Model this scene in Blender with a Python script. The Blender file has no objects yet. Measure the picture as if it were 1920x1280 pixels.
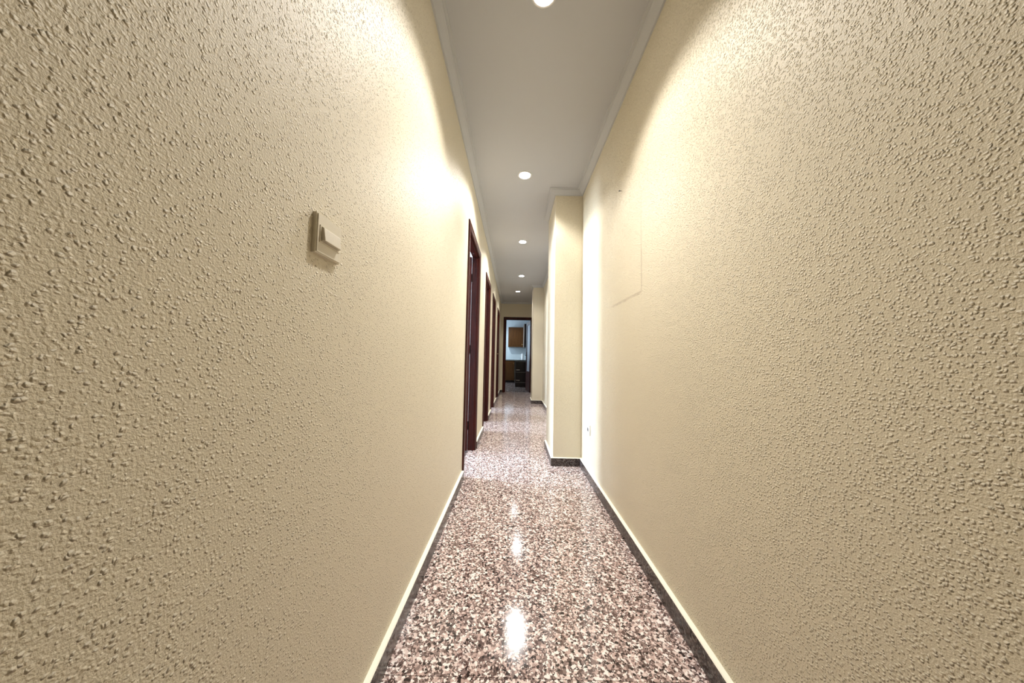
import bpy, bmesh, math, random
from mathutils import Vector, Matrix
random.seed(4)
scene = bpy.context.scene
C = scene.collection

# ------------------------------------------------------------------ camera
# pose solved from the corridor's edges (metres; X right, Y along the corridor, Z up)
PITCH, YAW, ROLL, CAM_H, FPX = 0.0558, 0.0074, 0.0190, 0.97, 560.0
def cam_axes():
    cy, sy, cp, sp = math.cos(YAW), math.sin(YAW), math.cos(PITCH), math.sin(PITCH)
    F = Vector((-sy*cp, cy*cp, sp)); Rt = Vector((cy, sy, 0)); U = Rt.cross(F)
    return (Rt*math.cos(ROLL)+U*math.sin(ROLL)), (U*math.cos(ROLL)-Rt*math.sin(ROLL)), F
cd = bpy.data.cameras.new('camera'); cam = bpy.data.objects.new('camera', cd); C.objects.link(cam)
r_, u_, f_ = cam_axes()
m = Matrix((r_, u_, -f_)).transposed().to_4x4(); m.translation = Vector((0, 0, CAM_H)); cam.matrix_world = m
cd.sensor_fit = 'HORIZONTAL'; cd.sensor_width = 36.0; cd.lens = FPX/1920*36.0; cd.clip_start = 0.02; cd.clip_end = 100
scene.camera = cam

# ------------------------------------------------------------------ world, exposure
w = bpy.data.worlds.new('sky'); scene.world = w; w.use_nodes = True
w.node_tree.nodes['Background'].inputs[0].default_value = (0.62, 0.78, 1.0, 1)
w.node_tree.nodes['Background'].inputs[1].default_value = 1.2
scene.view_settings.view_transform = 'Standard'; scene.view_settings.look = 'None'
scene.view_settings.gamma = 1.0; scene.view_settings.use_curve_mapping = False
scene.view_settings.exposure = 0.62

LAMP_COL = (1.0, 0.965, 0.925)
DAY_COL = (0.74, 0.86, 1.0)
# daylight standing in the window openings of the side rooms and the kitchen
def window_light(name, loc, rot, sx, sy, power):
    l = bpy.data.lights.new(name, 'AREA'); l.shape = 'RECTANGLE'; l.size = sx; l.size_y = sy
    l.energy = power; l.color = DAY_COL
    o = bpy.data.objects.new(name, l); C.objects.link(o); o.location = loc; o.rotation_euler = rot
    return o
R90 = math.pi/2
window_light('daylight_bedroom', (-3.47, 3.27, 1.45), (0, -R90, 0), 1.5, 0.62, 230)
window_light('daylight_box_room', (-3.07, 4.40, 1.55), (0, -R90, 0), 1.2, 0.7, 125)
window_light('daylight_study', (-3.07, 5.75, 1.55), (0, -R90, 0), 1.2, 0.7, 125)
window_light('daylight_kitchen', (-1.57, 11.35, 1.75), (0, -R90, 0), 1.1, 0.9, 32)

# ------------------------------------------------------------------ dimensions
XL, XR = -0.397, 0.633               # corridor walls
WT = 0.065                           # partition thickness
HC = 2.585                           # ceiling
Y0, YE = -1.6, 8.55                  # corridor ends
SK_T, SK_H = 0.019, 0.071            # skirting
PIL = [(0.372, 2.79, 3.35), (0.405, 6.52, 7.00)]      # pillars on the right wall: face x, front y, back y
DOORS = [(2.42, 3.25), (3.95, 4.70), (5.26, 5.99), (6.79, 7.58)]   # casing outer edges, left wall
CAS, JMB, DH = 0.065, 0.03, 2.12     # casing width, jamb board, casing outer height
KD = (-0.315, 0.56)                  # kitchen door casing outer edges

# ------------------------------------------------------------------ materials
def new_mat(name):
    mt = bpy.data.materials.new(name); mt.use_nodes = True
    nt = mt.node_tree; return mt, nt, nt.nodes['Principled BSDF']
def N(nt, t, **kw):
    n = nt.nodes.new(t)
    for k, v in kw.items(): setattr(n, k, v)
    return n
def L(nt, a, b): nt.links.new(a, b)
def pos(nt, scale=(1, 1, 1)):
    g = N(nt, 'ShaderNodeNewGeometry'); mp = N(nt, 'ShaderNodeMapping')
    mp.inputs['Scale'].default_value = scale; L(nt, g.outputs['Position'], mp.inputs['Vector']); return mp.outputs['Vector']
def math_n(nt, op, a, b=None, clamp=False):
    n = N(nt, 'ShaderNodeMath', operation=op); n.use_clamp = clamp
    for i, v in enumerate((a, b)):
        if v is None: continue
        if isinstance(v, (int, float)): n.inputs[i].default_value = v
        else: L(nt, v, n.inputs[i])
    return n.outputs[0]
def maprange(nt, v, a, b, c=0.0, d=1.0, smooth=True):
    n = N(nt, 'ShaderNodeMapRange'); n.interpolation_type = 'SMOOTHSTEP' if smooth else 'LINEAR'
    L(nt, v, n.inputs['Value'])
    for k, x in zip(('From Min', 'From Max', 'To Min', 'To Max'), (a, b, c, d)): n.inputs[k].default_value = x
    return n.outputs[0]
def mixcol(nt, fac, a, b):
    n = N(nt, 'ShaderNodeMix', data_type='RGBA')
    if isinstance(fac, (int, float)): n.inputs[0].default_value = fac
    else: L(nt, fac, n.inputs[0])
    for i, v in ((6, a), (7, b)):
        if isinstance(v, tuple): n.inputs[i].default_value = (*v, 1)
        else: L(nt, v, n.inputs[i])
    return n.outputs[2]
def simple(name, col, rough=0.5, metal=0.0, vary=0.06, scale=30, spec=0.5, coat=0.0):
    mt, nt, b = new_mat(name)
    nz = N(nt, 'ShaderNodeTexNoise'); nz.inputs['Scale'].default_value = scale; nz.inputs['Detail'].default_value = 3
    L(nt, pos(nt), nz.inputs['Vector'])
    dark = tuple(c*(1-vary) for c in col); lite = tuple(min(1, c*(1+vary)) for c in col)
    L(nt, mixcol(nt, nz.outputs['Fac'], dark, lite), b.inputs['Base Color'])
    b.inputs['Roughness'].default_value = rough; b.inputs['Metallic'].default_value = metal
    b.inputs['Specular IOR Level'].default_value = spec; b.inputs['Coat Weight'].default_value = coat
    b.inputs['Coat Roughness'].default_value = 0.12
    return mt
WALL_COL = (0.735, 0.664, 0.510)
def stipple(name, marks=False):
    """cream paint over coarse drop-sprayed plaster"""
    mt, nt, b = new_mat(name)
    p = pos(nt)
    warp = N(nt, 'ShaderNodeTexNoise'); warp.inputs['Scale'].default_value = 130; L(nt, p, warp.inputs['Vector'])
    off = N(nt, 'ShaderNodeVectorMath', operation='SCALE'); L(nt, warp.outputs['Color'], off.inputs[0]); off.inputs['Scale'].default_value = 0.006
    add = N(nt, 'ShaderNodeVectorMath', operation='ADD'); L(nt, p, add.inputs[0]); L(nt, off.outputs[0], add.inputs[1])
    vo = N(nt, 'ShaderNodeTexVoronoi'); vo.inputs['Scale'].default_value = 185; L(nt, add.outputs[0], vo.inputs['Vector'])
    drop = maprange(nt, vo.outputs['Distance'], 0.55, 0.08)
    sep = N(nt, 'ShaderNodeSeparateColor'); L(nt, vo.outputs['Color'], sep.inputs[0])
    size = maprange(nt, sep.outputs[0], 0.05, 0.8)
    drop = math_n(nt, 'MULTIPLY', drop, size)
    n2 = N(nt, 'ShaderNodeTexNoise'); n2.inputs['Scale'].default_value = 330; n2.inputs['Detail'].default_value = 2; L(nt, p, n2.inputs['Vector'])
    fine = math_n(nt, 'MULTIPLY', n2.outputs['Fac'], 0.45)
    hgt = math_n(nt, 'ADD', drop, fine)
    bp = N(nt, 'ShaderNodeBump'); bp.inputs['Strength'].default_value = 0.95; bp.inputs['Distance'].default_value = 0.0025
    L(nt, hgt, bp.inputs['Height']); L(nt, bp.outputs[0], b.inputs['Normal'])
    n3 = N(nt, 'ShaderNodeTexNoise'); n3.inputs['Scale'].default_value = 1.6; n3.inputs['Detail'].default_value = 4; L(nt, p, n3.inputs['Vector'])
    col = mixcol(nt, n3.outputs['Fac'], tuple(c*0.95 for c in WALL_COL), tuple(c*1.05 for c in WALL_COL))
    if marks:
        # grey dust outline left by a frame that once hung here
        s = N(nt, 'ShaderNodeSeparateXYZ'); L(nt, p, s.inputs[0])
        wob = N(nt, 'ShaderNodeTexNoise'); wob.inputs['Scale'].default_value = 22; L(nt, p, wob.inputs['Vector'])
        wv = math_n(nt, 'MULTIPLY', math_n(nt, 'SUBTRACT', wob.outputs['Fac'], 0.5), 0.012)
        y = math_n(nt, 'ADD', s.outputs[1], wv); z = math_n(nt, 'ADD', s.outputs[2], wv)
        def band(v, c0, hw):
            return maprange(nt, math_n(nt, 'ABSOLUTE', math_n(nt, 'SUBTRACT', v, c0)), hw, hw*0.25)
        v1 = math_n(nt, 'MULTIPLY', band(y, 1.484, 0.010), math_n(nt, 'MULTIPLY', maprange(nt, z, 1.305, 1.32), maprange(nt, z, 1.95, 1.40)))
        h1 = math_n(nt, 'MULTIPLY', band(z, 1.316, 0.012), math_n(nt, 'MULTIPLY', maprange(nt, y, 1.478, 1.488), maprange(nt, y, 2.0, 1.85)))
        mk = math_n(nt, 'MULTIPLY', math_n(nt, 'MAXIMUM', v1, h1), math_n(nt, 'ADD', wob.outputs['Fac'], 0.1), True)
        col = mixcol(nt, math_n(nt, 'MULTIPLY', mk, 0.75), col, (0.42, 0.34, 0.25))
    L(nt, col, b.inputs['Base Color'])
    b.inputs['Roughness'].default_value = 0.50; b.inputs['Specular IOR Level'].default_value = 0.35
    return mt
def terrazzo(name, dark=1.0, rough=0.10, chips=125.0):
    mt, nt, b = new_mat(name)
    p = pos(nt)
    warp = N(nt, 'ShaderNodeTexNoise'); warp.inputs['Scale'].default_value = 120; L(nt, p, warp.inputs['Vector'])
    off = N(nt, 'ShaderNodeVectorMath', operation='SCALE'); L(nt, warp.outputs['Color'], off.inputs[0]); off.inputs['Scale'].default_value = 0.007
    add = N(nt, 'ShaderNodeVectorMath', operation='ADD'); L(nt, p, add.inputs[0]); L(nt, off.outputs[0], add.inputs[1])
    def chip(scale, stops):
        v = N(nt, 'ShaderNodeTexVoronoi'); v.inputs['Scale'].default_value = scale; L(nt, add.outputs[0], v.inputs['Vector'])
        s = N(nt, 'ShaderNodeSeparateColor'); L(nt, v.outputs['Color'], s.inputs[0])
        r = N(nt, 'ShaderNodeValToRGB'); r.color_ramp.interpolation = 'CONSTANT'
        e = r.color_ramp.elements
        e[0].position = 0; e[0].color = (*[c*dark for c in stops[0][1]], 1); e[1].position = stops[1][0]; e[1].color = (*[c*dark for c in stops[1][1]], 1)
        for q, c in stops[2:]:
            el = e.new(q); el.color = (*[x*dark for x in c], 1)
        L(nt, s.outputs[0], r.inputs[0]); return r.outputs[0], s.outputs[1]
    DK, BR, GR, PK, LP, WH = (0.030, 0.019, 0.017), (0.115, 0.072, 0.064), (0.24, 0.17, 0.155), (0.53, 0.385, 0.345), (0.74, 0.61, 0.565), (0.90, 0.83, 0.79)
    big, sel = chip(chips, [(0, DK), (0.11, BR), (0.27, GR), (0.44, PK), (0.61, LP), (0.79, WH)])
    small, _ = chip(chips*2.1, [(0, DK), (0.16, BR), (0.42, GR), (0.62, PK), (0.86, WH)])
    use = maprange(nt, sel, 0.60, 0.62)
    L(nt, mixcol(nt, use, big, small), b.inputs['Base Color'])
    nz = N(nt, 'ShaderNodeTexNoise'); nz.inputs['Scale'].default_value = 9; nz.inputs['Detail'].default_value = 5; L(nt, p, nz.inputs['Vector'])
    L(nt, maprange(nt, nz.outputs['Fac'], 0.3, 0.75, rough*0.75, rough*1.5), b.inputs['Roughness'])
    b.inputs['Specular IOR Level'].default_value = 0.5
    nb = N(nt, 'ShaderNodeTexNoise'); nb.inputs['Scale'].default_value = 60; L(nt, p, nb.inputs['Vector'])
    bp = N(nt, 'ShaderNodeBump'); bp.inputs['Strength'].default_value = 0.10; bp.inputs['Distance'].default_value = 0.001
    L(nt, nb.outputs['Fac'], bp.inputs['Height']); L(nt, bp.outputs[0], b.inputs['Normal'])
    return mt
def wood(name, c1, c2, rough=0.3, coat=0.4, stretch=(30, 30, 1.6)):
    mt, nt, b = new_mat(name)
    p = pos(nt, stretch)
    nz = N(nt, 'ShaderNodeTexNoise'); nz.inputs['Scale'].default_value = 2.2; nz.inputs['Detail'].default_value = 6; nz.inputs['Distortion'].default_value = 0.6
    L(nt, p, nz.inputs['Vector'])
    L(nt, mixcol(nt, maprange(nt, nz.outputs['Fac'], 0.3, 0.7), c1, c2), b.inputs['Base Color'])
    b.inputs['Roughness'].default_value = rough; b.inputs['Coat Weight'].default_value = coat; b.inputs['Coat Roughness'].default_value = 0.15; b.inputs['Specular IOR Level'].default_value = 0.2
    return mt
def glass(name, tint=(0.9, 0.95, 1.0), clear=0.85, rough=0.1):
    mt, nt, b = new_mat(name)
    tr = N(nt, 'ShaderNodeBsdfTransparent'); tr.inputs[0].default_value = (*tint, 1)
    b.inputs['Base Color'].default_value = (*tint, 1); b.inputs['Roughness'].default_value = rough
    nz = N(nt, 'ShaderNodeTexNoise'); nz.inputs['Scale'].default_value = 60; L(nt, pos(nt), nz.inputs['Vector'])
    bp = N(nt, 'ShaderNodeBump'); bp.inputs['Strength'].default_value = 0.3; bp.inputs['Distance'].default_value = 0.002
    L(nt, nz.outputs['Fac'], bp.inputs['Height']); L(nt, bp.outputs[0], b.inputs['Normal'])
    mx = N(nt, 'ShaderNodeMixShader'); mx.inputs[0].default_value = clear
    L(nt, b.outputs[0], mx.inputs[1]); L(nt, tr.outputs[0], mx.inputs[2])
    L(nt, mx.outputs[0], nt.nodes['Material Output'].inputs['Surface']); return mt
def emit(name, col, s):
    mt, nt, b = new_mat(name)
    b.inputs['Base Color'].default_value = (*col, 1); b.inputs['Emission Color'].default_value = (*col, 1); b.inputs['Emission Strength'].default_value = s
    return mt
M = dict(
    wall=stipple('cream_stipple'), wall_mark=stipple('cream_stipple_with_frame_mark', True),
    ceiling=simple('ceiling_paint', (0.515, 0.52, 0.535), 0.65, vary=0.03, scale=2, spec=0.3),
    cornice=simple('cornice_plaster', (0.525, 0.53, 0.535), 0.6, vary=0.03, scale=6, spec=0.3),
    floor=terrazzo('terrazzo_floor'), grout=simple('grout', (0.22, 0.17, 0.145), 0.6),
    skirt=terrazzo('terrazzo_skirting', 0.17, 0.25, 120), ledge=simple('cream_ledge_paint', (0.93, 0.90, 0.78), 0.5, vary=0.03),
    wood=wood('mahogany', (0.027, 0.0050, 0.0034), (0.066, 0.0112, 0.0068), 0.32, 0.0),
    brass=simple('aged_brass', (0.50, 0.36, 0.14), 0.3, 1.0),
    black=simple('black_metal', (0.015, 0.015, 0.017), 0.35, 0.6),
    plastic=simple('ivory_plastic', (0.74, 0.68, 0.55), 0.42, vary=0.02, scale=80),
    plastic_d=simple('ivory_plastic_rocker', (0.68, 0.62, 0.50), 0.45, vary=0.02, scale=80),
    socket=simple('white_plastic', (0.80, 0.79, 0.76), 0.3, vary=0.02),
    plastic_grey=simple('grey_plastic', (0.10, 0.10, 0.105), 0.5),
    hole=simple('dark_hole', (0.01, 0.01, 0.01), 0.8),
    bezel=simple('lamp_bezel_white', (0.80, 0.79, 0.77), 0.4, vary=0.02),
    lens=emit('lamp_lens', (1.0, 0.97, 0.94), 30.0),
    room=simple('room_wall_white', (0.74, 0.75, 0.76), 0.7, vary=0.03, scale=3),
    ktile=simple('pale_blue_wall_tile', (0.58, 0.66, 0.68), 0.3, vary=0.03, scale=3),
    kjoint=simple('tile_joint_grey', (0.42, 0.48, 0.50), 0.8),
    kfloor=terrazzo('terrazzo_kitchen', 0.40, 0.2),
    oak=wood('brown_cabinet_wood', (0.055, 0.021, 0.0042), (0.088, 0.034, 0.0075), 0.4, 0.2),
    darkwood=wood('dark_drawer_wood', (0.0055, 0.003, 0.003), (0.010, 0.005, 0.0045), 0.35, 0.3),
    edge=simple('pale_panel_edge', (0.20, 0.165, 0.135), 0.5),
    worktop=simple('grey_green_worktop', (0.13, 0.15, 0.145), 0.25, vary=0.25, scale=120),
    chrome=simple('brushed_metal', (0.62, 0.60, 0.58), 0.3, 1.0),
    jug=simple('white_enamel', (0.82, 0.84, 0.84), 0.25, vary=0.02),
    frost=glass('frosted_door_glass', (0.62, 0.68, 0.76), 0.25, 0.28), pane=glass('window_glass', (0.95, 0.97, 1.0), 0.93, 0.05),
    winframe=simple('white_window_frame', (0.78, 0.79, 0.80), 0.4, vary=0.02),
)

# ------------------------------------------------------------------ mesh helpers
def box(bm, x0, x1, y0, y1, z0, z1):
    r = bmesh.ops.create_cube(bm, size=1.0)['verts']
    for v in r:
        v.co = Vector(((x0+x1)/2+v.co.x*(x1-x0), (y0+y1)/2+v.co.y*(y1-y0), (z0+z1)/2+v.co.z*(z1-z0)))
    return r
def bevel(bm, wdt, seg=2):
    bmesh.ops.bevel(bm, geom=bm.edges[:], offset=wdt, segments=seg, affect='EDGES', profile=0.6, clamp_overlap=True)
def obj(name, bm, mat, parent=None, loc=None, smooth=False):
    bmesh.ops.recalc_face_normals(bm, faces=bm.faces[:])
    me = bpy.data.meshes.new(name); bm.to_mesh(me); bm.free()
    me.materials.append(M[mat])
    if smooth:
        for p_ in me.polygons: p_.use_smooth = True
    o = bpy.data.objects.new(name, me); C.objects.link(o)
    if parent: o.parent = parent
    if loc: o.location = loc
    return o
def boxes(name, lst, mat, parent=None, bev=0.0, seg=2):
    bm = bmesh.new()
    for b_ in lst:
        t_ = bmesh.new(); box(t_, *b_)
        if bev: bevel(t_, bev, seg)
        me = bpy.data.meshes.new('t'); t_.to_mesh(me); t_.free(); bm.from_mesh(me); bpy.data.meshes.remove(me)
    return obj(name, bm, mat, parent)
def struct(o): o['kind'] = 'structure'; return o
def empty(name, loc=(0, 0, 0)):
    o = bpy.data.objects.new(name, None); C.objects.link(o); o.location = loc; o.empty_display_size = 0.1; return o
def tag(o, label, cat, group=None):
    o['label'] = label; o['category'] = cat
    if group: o['group'] = group
    return o
def lathe(bm, prof, segs=40, axis='Z', origin=(0, 0, 0), close=True):
    """revolve (radius, height) points about an axis"""
    rings = []
    for r, h in prof:
        ring = []
        for k in range(segs):
            a = 2*math.pi*k/segs; c, s = r*math.cos(a), r*math.sin(a)
            v = {'Z': (c, s, h), 'X': (h, c, s), 'Y': (c, h, s)}[axis]
            ring.append(bm.verts.new(Vector(v)+Vector(origin)))
        rings.append(ring)
    for a, b in zip(rings, rings[1:]):
        for k in range(segs): bm.faces.new((a[k], a[(k+1) % segs], b[(k+1) % segs], b[k]))
    if close:
        for ring in (rings[0], rings[-1]): bm.faces.new(ring)
def sweep(bm, path, prof, closed_ends=True):
    """sweep a profile [(distance out of wall, z)] along a plan polyline whose room side is on the left, mitred"""
    P = [Vector(p) for p in path]; n = len(P); cols = []
    for i in range(n):
        d0 = (P[i]-P[i-1]).normalized() if i > 0 else None
        d1 = (P[i+1]-P[i]).normalized() if i < n-1 else None
        n0 = Vector((-d0.y, d0.x)) if d0 else None; n1 = Vector((-d1.y, d1.x)) if d1 else None
        if n0 is None: mt = n1
        elif n1 is None: mt = n0
        else: mt = (n0+n1)/(1+n0.dot(n1))
        cols.append([bm.verts.new((P[i].x+mt.x*d, P[i].y+mt.y*d, z)) for d, z in prof])
    k = len(prof)
    for a, b in zip(cols, cols[1:]):
        for j in range(k): bm.faces.new((a[j], b[j], b[(j+1) % k], a[(j+1) % k]))
    bm.faces.new(cols[0]); bm.faces.new(cols[-1][::-1])

# ------------------------------------------------------------------ floor: terrazzo tiles
fl = struct(boxes('floor', [(XL-WT, XR+0.12, Y0, YE+0.12, -0.12, -0.004)], 'grout'))
TS, GAP = 0.40, 0.0012
xs = [-0.397, -0.017, 0.383, XR]; ys = []
y = 1.363-TS*8
while y < YE: ys.append(y); y += TS
ys = [max(Y0, v) for v in ys if v > Y0-TS]+[YE]
tile_me = {}
def tile(x0, x1, y0, y1):
    k = (round(x1-x0, 4), round(y1-y0, 4))
    if k not in tile_me:
        bm = bmesh.new(); hx, hy = (k[0]-GAP)/2, (k[1]-GAP)/2
        box(bm, -hx, hx, -hy, hy, -0.02, 0.0)
        top = [e for e in bm.edges if all(v.co.z > -0.001 for v in e.verts)]
        bmesh.ops.bevel(bm, geom=top, offset=0.0006, segments=1, affect='EDGES')
        me = bpy.data.meshes.new('floor_tile'); bm.to_mesh(me); bm.free(); me.materials.append(M['floor']); tile_me[k] = me
    o = bpy.data.objects.new('floor_tile', tile_me[k]); C.objects.link(o); o.parent = fl
    o.location = ((x0+x1)/2, (y0+y1)/2, 0)
for a, b in zip(xs, xs[1:]):
    for c, d in zip(ys, ys[1:]):
        if d-c > 0.01: tile(a, b, c, d)
# door thresholds continue in the same terrazzo
for o0, o1 in DOORS: tile(XL-WT, XL, o0+CAS-0.025, o1-CAS+0.025)
tile(KD[0]+CAS-0.025, KD[1]-CAS+0.025, YE, YE+WT+0.015)

# ------------------------------------------------------------------ walls
def wall_with_openings(name, mat, x0, x1, y0, y1, holes, top=HC+0.1):
    segs = []; y = y0
    for a, b, zb, zt in holes:
        segs.append((x0, x1, y, a, -0.1, top)); segs.append((x0, x1, a, b, zt, top))
        if zb > -0.1: segs.append((x0, x1, a, b, -0.1, zb))
        y = b
    segs.append((x0, x1, y, y1, -0.1, top))
    return struct(boxes(name, segs, mat))
JO = CAS-0.025                        # masonry opening starts this far inside the casing edge
wall_with_openings('wall_left', 'wall', XL-WT, XL, Y0, YE, [(a+JO, b-JO, -0.1, DH-JO) for a, b in DOORS])
struct(boxes('wall_right', [(XR, XR+0.12, Y0, YE, -0.1, HC+0.1)], 'wall_mark'))
struct(boxes('wall_end', [(XL-WT, KD[0]+JO, YE, YE+WT, -0.1, HC+0.1), (KD[0]+JO, KD[1]-JO, YE, YE+WT, DH-JO+0.03, HC+0.1), (KD[1]-JO, XR+0.12, YE, YE+WT, -0.1, HC+0.1)], 'wall'))
struct(boxes('wall_behind_camera', [(XL-WT, XR+0.12, Y0-0.1, Y0, -0.1, HC+0.1)], 'wall'))
for k, (px, a, b) in enumerate(PIL):
    struct(boxes('wall_pillar_near' if k == 0 else 'wall_pillar_far', [(px, XR, a, b, 0.0005, HC)], 'wall', bev=0.004))
struct(boxes('ceiling', [(XL-WT, XR+0.12, Y0, YE+WT, HC, HC+0.1)], 'ceiling'))
# plaster cornice
prof = [(0, HC), (0, HC-0.05), (0.009, HC-0.05), (0.011, HC-0.043), (0.020, HC-0.034), (0.033, HC-0.019), (0.041, HC-0.013), (0.042, HC-0.008), (0.056, HC-0.008), (0.058, HC)]
path = [(XR, Y0)]
for px, a, b in PIL: path += [(XR, a), (px, a), (px, b), (XR, b)]
path += [(XR, YE)]
bm = bmesh.new(); sweep(bm, path, prof); struct(obj('trim_1', bm, 'cornice'))
bm = bmesh.new(); sweep(bm, [(XR-0.058, YE), (XL, YE), (XL, Y0)], prof); struct(obj('trim_2', bm, 'cornice'))
# terrazzo skirting with its cream-painted top edge
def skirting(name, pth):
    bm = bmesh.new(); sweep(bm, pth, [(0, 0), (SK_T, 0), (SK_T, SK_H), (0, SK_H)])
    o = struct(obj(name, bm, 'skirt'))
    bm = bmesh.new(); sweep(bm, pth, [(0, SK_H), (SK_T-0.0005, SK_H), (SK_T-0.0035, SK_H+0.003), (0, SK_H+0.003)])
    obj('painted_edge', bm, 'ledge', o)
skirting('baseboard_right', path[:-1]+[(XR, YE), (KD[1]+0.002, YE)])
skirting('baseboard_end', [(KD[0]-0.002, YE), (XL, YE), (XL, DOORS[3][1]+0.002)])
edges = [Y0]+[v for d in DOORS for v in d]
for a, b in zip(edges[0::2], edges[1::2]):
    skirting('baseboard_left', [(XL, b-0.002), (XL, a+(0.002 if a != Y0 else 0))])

# ------------------------------------------------------------------ rooms beyond the doors
def room(tag_, x0, x1, y0, y1, fmat, wmat, walls):
    struct(boxes('floor_'+tag_, [(x0, x1, y0, y1, -0.1, -0.001)], fmat))
    struct(boxes('ceiling_'+tag_, [(x0, x1, y0, y1, HC, HC+0.1)], 'room'))
    for nm, holes, b_ in walls:
        struct(boxes('wall_%s_%s' % (nm, tag_), b_, wmat))
bx0, bx1, by0, by1 = -3.4, XL-WT, 1.6, 3.85
WB = (2.93, 3.60, 0.65, 2.25)         # balcony window of the bedroom: y0 y1 z0 z1
room('bedroom', bx0, bx1, by0, by1, 'kfloor', 'room', [
    ('near', None, [(bx0, bx1, by0-0.1, by0, -0.1, HC+0.1)]),
    ('far', None, [(bx0, bx1, by1, by1+0.03, -0.1, HC+0.1)]),
    ('window', None, [(bx0-0.1, bx0, by0, WB[0], -0.1, HC+0.1), (bx0-0.1, bx0, WB[1], by1, -0.1, HC+0.1), (bx0-0.1, bx0, WB[0], WB[1], -0.1, WB[2]), (bx0-0.1, bx0, WB[0], WB[1], WB[3], HC+0.1)])])
def window(name, x, y0, y1, z0, z1, mid):
    rt = struct(empty(name, (x, (y0+y1)/2, z0)))
    def ch(nm, lst, mt):
        o = boxes(nm, [(a-x, b-x, c-(y0+y1)/2, d-(y0+y1)/2, e-z0, f-z0) for a, b, c, d, e, f in lst], mt, rt); return o
    t = 0.045
    ch('window_frame', [(x-0.03, x+0.02, y0, y0+t, z0, z1), (x-0.03, x+0.02, y1-t, y1, z0, z1), (x-0.03, x+0.02, y0+t, y1-t, z0, z0+t), (x-0.03, x+0.02, y0+t, y1-t, z1-t, z1)], 'winframe')
    if mid:
        ym = (y0+y1)/2; ch('mullion', [(x-0.025, x+0.015, ym-0.02, ym+0.02, z0+t, z1-t)], 'winframe')
        ch('pane', [(x-0.006, x-0.002, y0+t, ym-0.02, z0+t, z1-t)], 'pane'); ch('pane', [(x-0.006, x-0.002, ym+0.02, y1-t, z0+t, z1-t)], 'pane')
    else:
        ch('pane', [(x-0.006, x-0.002, y0+t, y1-t, z0+t, z1-t)], 'pane')
window('window_1', -3.44, *WB, False)
for nm_, ya, yb, wy, wn in (('box_room', 3.905, 4.985, (4.0, 4.8), 'window_3'), ('study', 5.05, 6.5, (5.35, 6.15), 'window_4')):
    x0 = -3.0; za, zb = 0.9, 2.2
    room(nm_, x0, XL-WT, ya, yb, 'kfloor', 'room', [
        ('near', None, [(x0, XL-WT, ya-0.02, ya, -0.1, HC+0.1)]), ('far', None, [(x0, XL-WT, yb, yb+0.03, -0.1, HC+0.1)]),
        ('window', None, [(x0-0.1, x0, ya, wy[0], -0.1, HC+0.1), (x0-0.1, x0, wy[1], yb, -0.1, HC+0.1), (x0-0.1, x0, *wy, -0.1, za), (x0-0.1, x0, *wy, zb, HC+0.1)])])
    window(wn, x0-0.04, *wy, za, zb, True)
kx0, kx1, ky0, ky1 = -1.5, 1.3, YE+WT, 12.5
WK = (10.9, 11.8, 1.2, 2.3)
room('kitchen', kx0, kx1, ky0, ky1, 'kfloor', 'room', [
    ('side', None, [(kx1, kx1+0.1, ky0, ky1, -0.1, HC+0.1)]),
    ('door_side', None, [(kx0, XL-WT, ky0-0.1, ky0, -0.1, HC+0.1), (XR+0.12, kx1, ky0-0.1, ky0, -0.1, HC+0.1)]),
    ('window_side', None, [(kx0-0.1, kx0, ky0, WK[0], -0.1, HC+0.1), (kx0-0.1, kx0, WK[1], ky1, -0.1, HC+0.1), (kx0-0.1, kx0, WK[0], WK[1], -0.1, WK[2]), (kx0-0.1, kx0, WK[0], WK[1], WK[3], HC+0.1)])])
window('window_2', -1.54, *WK, True)
kw = struct(boxes('wall_back_kitchen', [(kx0, kx1, ky1, ky1+0.1, -0.1, HC+0.1)], 'kjoint'))
KT = 0.2; tm = None
for i in range(14):
    for j in range(13):
        z0 = j*KT
        if tm is None:
            bm = bmesh.new(); box(bm, -KT/2+0.0015, KT/2-0.0015, -0.004, 0.0, 0.0015, KT-0.0015)
            o = obj('wall_tile', bm, 'ktile', kw); tm = o.data
        else:
            o = bpy.data.objects.new('wall_tile', tm); C.objects.link(o); o.parent = kw
        if z0+KT > HC: o.scale.z = (HC-z0)/KT
        o.location = (kx0+KT*(i+0.5), ky1, z0)

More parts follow.
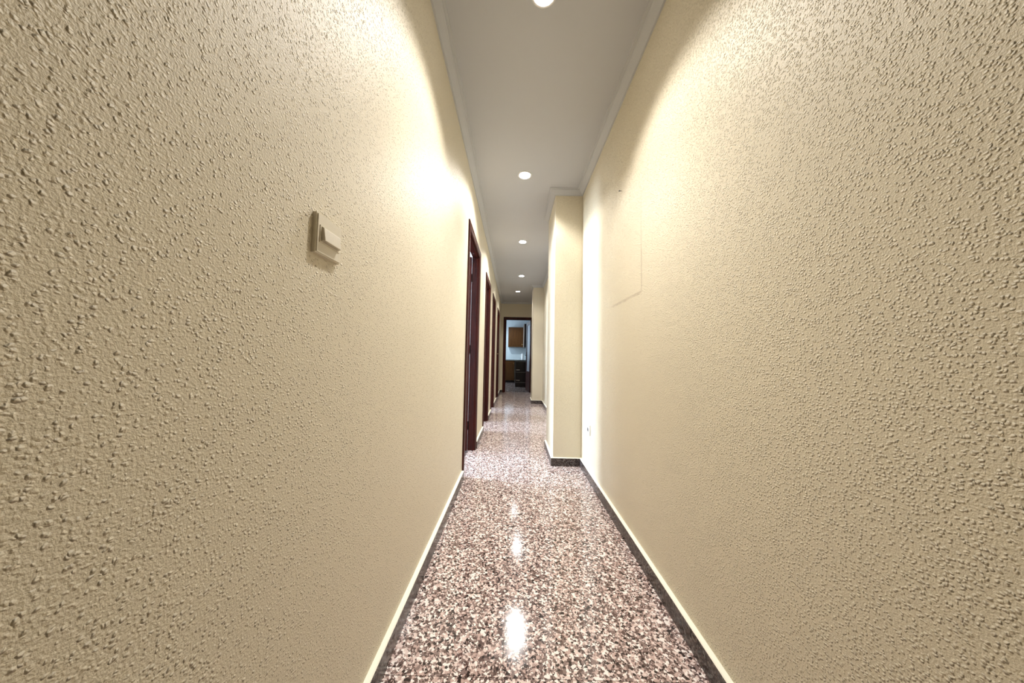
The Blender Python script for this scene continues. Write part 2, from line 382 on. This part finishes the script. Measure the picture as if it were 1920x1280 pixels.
# ------------------------------------------------------------------ doors
def casing_profile(bm, p0, p1, inward, out, wd=CAS, th=0.014):
    """a moulded casing board between two points on the wall; inward = direction to the opening, out = off the wall"""
    p0, p1, inward, out = map(Vector, (p0, p1, inward, out))
    pr = [(0, 0), (0, th*0.75), (wd*0.10, th), (wd*0.30, th), (wd*0.40, th*0.78), (wd*0.62, th*0.95), (wd*0.82, th*0.85), (wd*0.94, th*0.6), (wd, th*0.45), (wd, 0)]
    d = (p1-p0).normalized()
    a = [bm.verts.new(p0+inward*u+out*v) for u, v in pr]; b = [bm.verts.new(p1+inward*u+out*v) for u, v in pr]
    return a, b
def board(bm, a, b):
    k = len(a)
    for j in range(k): bm.faces.new((a[j], b[j], b[(j+1) % k], a[(j+1) % k]))
    bm.faces.new(a); bm.faces.new(b[::-1])
def leaf(root, wd, ht, hinge, ang, handle_far=True, glazed=False, th=0.035, hmat='brass', along=1.0):
    """door leaf: local u runs from the hinge; panels both faces; parented to the door"""
    o = empty('leaf', hinge)
    bm = bmesh.new()
    def b3(u0, u1, v0, v1, z0, z1): box(bm, u0, u1, v0, v1, z0, z1)
    st, rl = 0.105, 0.12
    b3(0, st, 0, th, 0, ht); b3(wd-st, wd, 0, th, 0, ht); b3(st, wd-st, 0, th, 0, 0.2 if not glazed else 0.58); b3(st, wd-st, 0, th, ht-rl+0.02, ht)
    if not glazed:
        b3(st, wd-st, 0, th, 0.92, 1.06); b3(st, wd-st, 0.012, th-0.012, 0.2, 0.92); b3(st, wd-st, 0.012, th-0.012, 1.06, ht-rl+0.02)
        b3(st+0.05, wd-st-0.05, 0.005, th-0.005, 0.26, 0.86); b3(st+0.05, wd-st-0.05, 0.005, th-0.005, 1.12, ht-rl-0.04)
    lf = obj('leaf', bm, 'wood', root)
    lf.location = hinge; lf.rotation_euler = (0, 0, ang)
    bpy.data.objects.remove(o)
    if glazed:
        boxes('glass_panel', [(st, wd-st, th*0.4, th*0.6, 0.58, ht-rl+0.02)], 'frost', lf)
        boxes('glazing_bead', [(st, st+0.012, 0.004, th-0.004, 0.58, ht-rl+0.02), (wd-st-0.012, wd-st, 0.004, th-0.004, 0.58, ht-rl+0.02)], 'wood', lf)
    for s in (0, 1):
        bm = bmesh.new(); y0 = th if s else 0; sg = 1 if s else -1
        hu = wd-0.055
        box(bm, hu-0.02, hu+0.02, min(y0, y0+sg*0.006), max(y0, y0+sg*0.006), 0.94, 1.16)
        lathe(bm, [(0.009, y0+sg*0.004), (0.009, y0+sg*0.045)], 14, 'Y', (hu, 0, 1.06))
        yy = y0+sg*0.045
        box(bm, hu-0.115, hu+0.01, yy-0.008, yy+0.008, 1.051, 1.069)
        obj('handle', bm, hmat, lf)
    for hz in (0.25, 1.05, 1.82):
        bm = bmesh.new(); lathe(bm, [(0.006, hz-0.045), (0.006, hz+0.045)], 12, 'Z', (-0.004, -0.003 if ang > 0 else th+0.003, 0)); obj('hinge', bm, 'black', lf)
    return lf
def left_door(n, o0, o1, open_ang=None):
    rt = struct(empty('door_%d' % n, (XL, (o0+o1)/2, 0)))
    base = Vector((XL, (o0+o1)/2, 0))
    def put(nm, bm, mat='wood'):
        bmesh.ops.translate(bm, verts=bm.verts[:], vec=-base); return obj(nm, bm, mat, rt)
    for side_x, out in ((XL+0.0002, 1), (XL-WT-0.0002, -1)):
        for yy, inw in ((o0, 1), (o1, -1)):
            bm = bmesh.new(); a, b = casing_profile(bm, (side_x, yy, 0), (side_x, yy, DH), (0, inw, 0), (out, 0, 0))
            for k, v in enumerate(b): v.co.z -= abs(v.co.y-yy)     # mitred head corner
            board(bm, a, b); put('casing', bm)
        bm = bmesh.new(); a, b = casing_profile(bm, (side_x, o0, DH), (side_x, o1, DH), (0, 0, -1), (out, 0, 0))
        for v in a: v.co.y += DH-v.co.z
        for v in b: v.co.y -= DH-v.co.z
        board(bm, a, b); put('casing_head', bm)
    x0, x1 = XL-WT, XL
    c0, c1, ct = o0+CAS+0.005, o1-CAS-0.005, DH-CAS-0.005
    for lo, hi in ((o0+JO, c0), (c1, o1-JO)):
        bm = bmesh.new(); box(bm, x0, x1, lo, hi, 0, ct); put('jamb', bm)
    bm = bmesh.new(); box(bm, x0, x1, o0+JO, o1-JO, ct, DH-JO); put('jamb_head', bm)
    # rebate stop near the corridor side
    sx0, sx1 = x0+0.040, x0+0.052
    bm = bmesh.new(); box(bm, sx0, sx1, c0, c0+0.012, 0, ct); box(bm, sx0, sx1, c1-0.012, c1, 0, ct); box(bm, sx0, sx1, c0, c1, ct-0.012, ct); put('door_stop', bm)
    wd, ht = c1-c0-0.006, ct-0.012
    if open_ang is None:
        # closed, hinged on the far jamb, leaf flush with the room side
        leaf(rt, wd, ht, (x0+0.002-base.x, c1-0.003-base.y, 0.006), -R90)
    else:
        leaf(rt, wd, ht, (x0-0.010-base.x, c1-0.002-base.y, 0.006), math.radians(open_ang))
for n, (a, b) in enumerate(DOORS): left_door(n+1, a, b, 181.5 if n < 3 else None)

# kitchen door in the end wall
rt = struct(empty('door_5', ((KD[0]+KD[1])/2, YE, 0))); kb = Vector(((KD[0]+KD[1])/2, YE, 0))
KH = DH+0.03
def kput(nm, bm, mat='wood'):
    bmesh.ops.translate(bm, verts=bm.verts[:], vec=-kb); return obj(nm, bm, mat, rt)
for sy, out in ((YE-0.0002, -1), (YE+WT+0.0002, 1)):
    for xx, inw in ((KD[0], 1), (KD[1], -1)):
        bm = bmesh.new(); a, b = casing_profile(bm, (xx, sy, 0), (xx, sy, KH), (inw, 0, 0), (0, out, 0))
        for v in b: v.co.z -= abs(v.co.x-xx)
        board(bm, a, b); kput('casing', bm)
    bm = bmesh.new(); a, b = casing_profile(bm, (KD[0], sy, KH), (KD[1], sy, KH), (0, 0, -1), (0, out, 0))
    for v in a: v.co.x += KH-v.co.z
    for v in b: v.co.x -= KH-v.co.z
    board(bm, a, b); kput('casing_head', bm)
c0, c1, ct = KD[0]+CAS+0.005, KD[1]-CAS-0.005, KH-CAS-0.005
for lo, hi in ((KD[0]+JO, c0), (c1, KD[1]-JO)):
    bm = bmesh.new(); box(bm, lo, hi, YE, YE+WT, 0, ct); kput('jamb', bm)
bm = bmesh.new(); box(bm, KD[0]+JO, KD[1]-JO, YE, YE+WT, ct, KH-JO); kput('jamb_head', bm)
bm = bmesh.new(); box(bm, c0, c0+0.012, YE+0.033, YE+0.045, 0, ct); box(bm, c1-0.012, c1, YE+0.033, YE+0.045, 0, ct); box(bm, c0, c1, YE+0.033, YE+0.045, ct-0.012, ct); kput('door_stop', bm)
leaf(rt, c1-c0-0.006, ct-0.012, (c1+0.008-kb.x, WT+0.022, 0.006), math.radians(97.0), glazed=True, hmat='black')

# ------------------------------------------------------------------ downlights
# x, y, beam watts, spill watts, cone in degrees, tilt towards the doors
LAMPS = [(0.104, 1.23, 50, 34, 118, 0), (0.066, 2.55, 46, 28, 140, 6), (0.092, 4.06, 52, 40, 140, 3), (0.12, 5.78, 34, 13, 136, 0), (0.065, 7.14, 24, 15, 135, 0)]
LAB = ['round recessed ceiling downlight, well short of the first doorway and the near pillar',
       'round recessed ceiling downlight with a white rim, just before the near wall pillar',
       'round recessed ceiling downlight with a white rim, next one past the near wall pillar',
       'round recessed ceiling downlight, last one before the far wall pillar',
       'round recessed ceiling downlight with a white rim, closest to the kitchen doorway']
src = None
for (x, y, beam, spill, cone, tilt), lb in zip(LAMPS, LAB):
    t = empty('ceiling_downlight', (x, y, HC)); tag(t, lb, 'ceiling light', 'downlights in a row along the corridor ceiling')
    if src is None:
        bm = bmesh.new(); lathe(bm, [(0.050, 0.0), (0.060, 0.0), (0.060, -0.003), (0.056, -0.007), (0.050, -0.006), (0.047, -0.003), (0.047, 0.0)], 40, close=False)
        ring = obj('rim', bm, 'bezel', t, smooth=True)
        bm = bmesh.new(); lathe(bm, [(0.047, -0.0005), (0.047, -0.003), (0.030, -0.006), (0.010, -0.0075)], 40)
        ln = obj('lens', bm, 'lens', t, smooth=True); src = (ring, ln)
    else:
        for s in src: c = s.copy(); C.objects.link(c); c.parent = t
    for nm, watts, size, blend in (('downlight_spill', spill, cone, 0.45), ('downlight_beam', beam, 88, 1.0)):
        l = bpy.data.lights.new(nm, 'SPOT'); l.energy = watts; l.color = LAMP_COL
        l.spot_size = math.radians(size); l.spot_blend = blend; l.shadow_soft_size = 0.035
        lo = bpy.data.objects.new(nm, l); C.objects.link(lo); lo.location = (x, y, HC-0.05); lo.rotation_euler = (0, math.radians(tilt), 0)

# ------------------------------------------------------------------ light switch on the left wall
SY, SZ = 0.606, 1.209
t = tag(empty('light_switch', (XL, SY, SZ)), 'square ivory plastic light switch with one wide rocker on the stippled cream wall', 'switch')
bm = bmesh.new(); box(bm, 0.0, 0.010, -0.041, 0.041, -0.040, 0.040)
fr = [e for e in bm.edges if all(v.co.x > 0.009 for v in e.verts)]
bmesh.ops.bevel(bm, geom=fr, offset=0.0025, segments=3, affect='EDGES'); obj('plate', bm, 'plastic', t)
bm = bmesh.new()   # wedge rocker pressed in at the top
vs = [(0.0095, -0.029, -0.014), (0.0095, 0.029, -0.014), (0.0095, 0.029, 0.014), (0.0095, -0.029, 0.014)]
vo = [(0.0185, -0.027, -0.013), (0.0185, 0.027, -0.013), (0.0150, 0.028, 0.0135), (0.0150, -0.028, 0.0135)]
A = [bm.verts.new(v) for v in vs]; B = [bm.verts.new(v) for v in vo]
bm.faces.new(A[::-1]); bm.faces.new(B)
for k in range(4): bm.faces.new((A[k], A[(k+1) % 4], B[(k+1) % 4], B[k]))
bevel(bm, 0.0012, 2); obj('rocker', bm, 'plastic_d', t)
boxes('rocker_surround', [(0.0095, 0.0112, -0.033, 0.033, 0.0150, 0.0172), (0.0095, 0.0112, -0.033, 0.033, -0.0172, -0.0150), (0.0095, 0.0112, -0.033, -0.0305, -0.0150, 0.0150), (0.0095, 0.0112, 0.0305, 0.033, -0.0150, 0.0150)], 'plastic', t)
boxes('release_slot', [(0.0095, 0.0104, 0.0352, 0.0372, -0.006, 0.001)], 'hole', t)

# ------------------------------------------------------------------ wall socket on the right wall
t = tag(empty('wall_socket', (XR, 2.505, 0.395)), 'white plastic power socket low on the cream wall beside the near pillar', 'socket')
bm = bmesh.new(); box(bm, -0.011, 0.0, -0.041, 0.041, -0.041, 0.041)
fr = [e for e in bm.edges if all(v.co.x < -0.010 for v in e.verts)]
bmesh.ops.bevel(bm, geom=fr, offset=0.003, segments=3, affect='EDGES'); obj('plate', bm, 'socket', t)
bm = bmesh.new(); lathe(bm, [(0.024, -0.0105), (0.024, -0.0135), (0.0195, -0.0135), (0.0185, -0.0112)], 32, 'X'); obj('socket_well', bm, 'socket', t, smooth=False)
bm = bmesh.new(); lathe(bm, [(0.0150, -0.0125), (0.0150, -0.0138)], 24, 'X'); obj('well_floor', bm, 'plastic_grey', t)
for s in (-1, 1):
    bm = bmesh.new(); lathe(bm, [(0.0038, -0.0130), (0.0038, -0.0142)], 12, 'X', (0, s*0.0095, 0.0)); obj('pin_hole', bm, 'hole', t)
    boxes('earth_clip', [(-0.0135, -0.0105, -0.003, 0.003, s*0.0175-0.002, s*0.0175+0.002)], 'chrome', t)

# nail left in the right wall
bm = bmesh.new(); lathe(bm, [(0.0018, 0.003), (0.0018, -0.012), (0.0045, -0.012), (0.0045, -0.0145), (0.002, -0.0150)], 12, 'X')
tag(obj('nail', bm, 'black', None, (XR, 1.763, 1.995)), 'small dark nail sticking out high on the cream wall above the dusty frame outline', 'nail')

# ------------------------------------------------------------------ kitchen furniture
def cabinet(name, label, x0, x1, y0, y1, z0, z1, mat, doors, kick=0.0, grp=None, panel=True):
    """doors: list of x splits; the front faces the corridor (-Y)"""
    t = tag(empty(name, ((x0+x1)/2, (y0+y1)/2, z0)), label, 'cabinet', grp); b0 = Vector(((x0+x1)/2, (y0+y1)/2, z0))
    def ch(nm, lst, mt, par=t, bev=0.0): return boxes(nm, [(a-b0.x, b-b0.x, c-b0.y, d-b0.y, e-b0.z, f-b0.z) for a, b, c, d, e, f in lst], mt, par, bev)
    ch('carcass', [(x0, x1, y0+0.02, y1, z0+kick, z1)], mat)
    if kick: ch('kickboard', [(x0, x1, y0+0.07, y0+0.085, z0, z0+kick)], 'darkwood')
    for a, b in zip(doors, doors[1:]):
        d = ch('door', [(a+0.002, b-0.002, y0, y0+0.018, z0+kick+0.003, z1-0.003)], mat, bev=0.002)
        if panel:
            zz0, zz1 = z0+kick+0.075, z1-0.075
            ch('raised_panel', [(a+0.065, b-0.065, y0-0.006, y0+0.001, zz0, zz1)], mat, d, 0.004)
        zc = z1-0.12 if kick else z0+0.10
        hk = bmesh.new(); lathe(hk, [(0.005, y0-0.006-b0.y), (0.005, y0-0.020-b0.y), (0.012, y0-0.022-b0.y), (0.012, y0-0.030-b0.y), (0.006, y0-0.033-b0.y)], 14, 'Y', (b-0.035-b0.x, 0, zc-b0.z)); obj('knob', hk, 'brass', d)
    return t
KB = 11.93                                                             # front of the back run
cabinet('base_cabinet', 'brown wooden base cabinet with panelled doors under the kitchen worktop', -0.95, 0.03, KB, 12.49, 0.0, 0.876, 'oak', [-0.95, -0.46, 0.03], 0.09)
cabinet('wall_cabinet', 'brown wooden wall cabinet hung above the kitchen worktop', -0.245, 0.362, 12.15, 12.495, 1.43, 2.235, 'oak', [-0.245, 0.362])
cabinet('wall_cabinet', 'dark wall cabinet with a pale side panel beside the brown one', 0.384, 0.95, 11.25, 12.495, 1.40, 2.28, 'darkwood', [0.384, 0.667, 0.95])
boxes('side_panel', [(0.366, 0.382, 11.252, 12.49, 1.40, 2.28)], 'edge')
sp = bpy.data.objects['side_panel']; pc = bpy.data.objects['wall_cabinet.001']; sp.parent = pc; sp.location = -pc.location
# dark drawer unit facing the corridor
dx0, dx1, dy0, dy1 = 0.046, 0.62, 10.22, 11.915
t = tag(empty('drawer_unit', ((dx0+dx1)/2, (dy0+dy1)/2, 0)), 'dark wooden kitchen drawer unit with three drawers and bar handles', 'cabinet'); b0 = Vector(((dx0+dx1)/2, (dy0+dy1)/2, 0))
def ch(nm, lst, mt, par=t, bev=0.0): return boxes(nm, [(a-b0.x, b-b0.x, c-b0.y, d-b0.y, e, f) for a, b, c, d, e, f in lst], mt, par, bev)
ch('carcass', [(dx0+0.012, dx1, dy0+0.02, dy1, 0.0, 0.875)], 'darkwood')
ch('edge_strip', [(dx0, dx0+0.012, dy0-0.002, dy0+0.02, 0.16, 0.875)], 'edge')
for z0, z1 in ((0.165, 0.505), (0.515, 0.86), (0.012, 0.155)):
    d = ch('drawer', [(dx0+0.014, dx1-0.003, dy0, dy0+0.018, z0, z1)], 'darkwood', bev=0.002)
    if z1 > 0.2:
        ch('bar_handle', [(dx0+0.04, dx0+0.16, dy0-0.030, dy0-0.018, z0+0.055, z0+0.069), (dx0+0.05, dx0+0.06, dy0-0.02, dy0, z0+0.057, z0+0.067), (dx0+0.14, dx0+0.15, dy0-0.02, dy0, z0+0.057, z0+0.067)], 'chrome', d)
    ch('drawer_lip', [(dx0+0.014, dx1-0.003, dy0-0.006, dy0+0.001, z1-0.012, z1-0.002)], 'edge', d)
# continuous worktop, L-shaped
bm = bmesh.new()
pts = [(-1.0, KB-0.02), (dx0-0.02, KB-0.02), (dx0-0.02, dy0-0.02), (dx1+0.02, dy0-0.02), (dx1+0.02, 12.495), (-1.0, 12.495)]
f = bm.faces.new([bm.verts.new((x, y, 0.878)) for x, y in pts]); g = bmesh.ops.extrude_face_region(bm, geom=[f])
for v in [e for e in g['geom'] if isinstance(e, bmesh.types.BMVert)]: v.co.z += 0.034
tag(obj('worktop', bm, 'worktop'), 'grey-green L-shaped kitchen worktop running along the tiled wall', 'worktop')
# white jug on the worktop
t = tag(empty('jug', (0.335, 11.80, 0.912)), 'small white jug with a side handle standing on the kitchen worktop', 'jug')
bm = bmesh.new(); lathe(bm, [(0.040, 0.0), (0.045, 0.01), (0.047, 0.10), (0.040, 0.17), (0.036, 0.22), (0.042, 0.245), (0.037, 0.245), (0.031, 0.22), (0.035, 0.17), (0.041, 0.10), (0.040, 0.012)], 28); obj('body', bm, 'jug', t, smooth=True)
bm = bmesh.new(); pr = []
for k in range(9):
    a = math.pi*(k/8-0.5); cx, cz = -0.040-0.035*math.cos(a), 0.135+0.075*math.sin(a); pr.append((cx, cz))
for (ax, az), (bx_, bz) in zip(pr, pr[1:]):
    d = Vector((bx_-ax, 0, bz-az)); ln = d.length
    mt = Matrix.Translation(((ax+bx_)/2, 0, (az+bz)/2)) @ d.to_track_quat('Z', 'Y').to_matrix().to_4x4()
    bmesh.ops.create_cone(bm, cap_ends=True, segments=10, radius1=0.007, radius2=0.007, depth=ln*1.15, matrix=mt)
obj('handle', bm, 'jug', t, smooth=True)

# kitchen ceiling lamp: its light throws the wall cabinet's shadow down the tiles
t = tag(empty('ceiling_lamp', (-0.73, 10.95, HC)), 'small round white flush ceiling lamp in the kitchen', 'ceiling light')
bm = bmesh.new(); lathe(bm, [(0.085, 0.0), (0.085, -0.018), (0.078, -0.022), (0.060, -0.022)], 32); obj('base', bm, 'bezel', t)
bm = bmesh.new(); lathe(bm, [(0.062, -0.0225), (0.060, -0.032), (0.048, -0.042), (0.025, -0.047), (0.006, -0.048)], 32); obj('diffuser', bm, 'lens', t, smooth=True)
l = bpy.data.lights.new('kitchen_light', 'SPOT'); l.energy = 52; l.color = (0.80, 0.93, 1.0); l.spot_size = math.radians(165); l.spot_blend = 0.3; l.shadow_soft_size = 0.05
lo = bpy.data.objects.new('kitchen_light', l); C.objects.link(lo); lo.location = (-0.73, 10.95, HC-0.10)
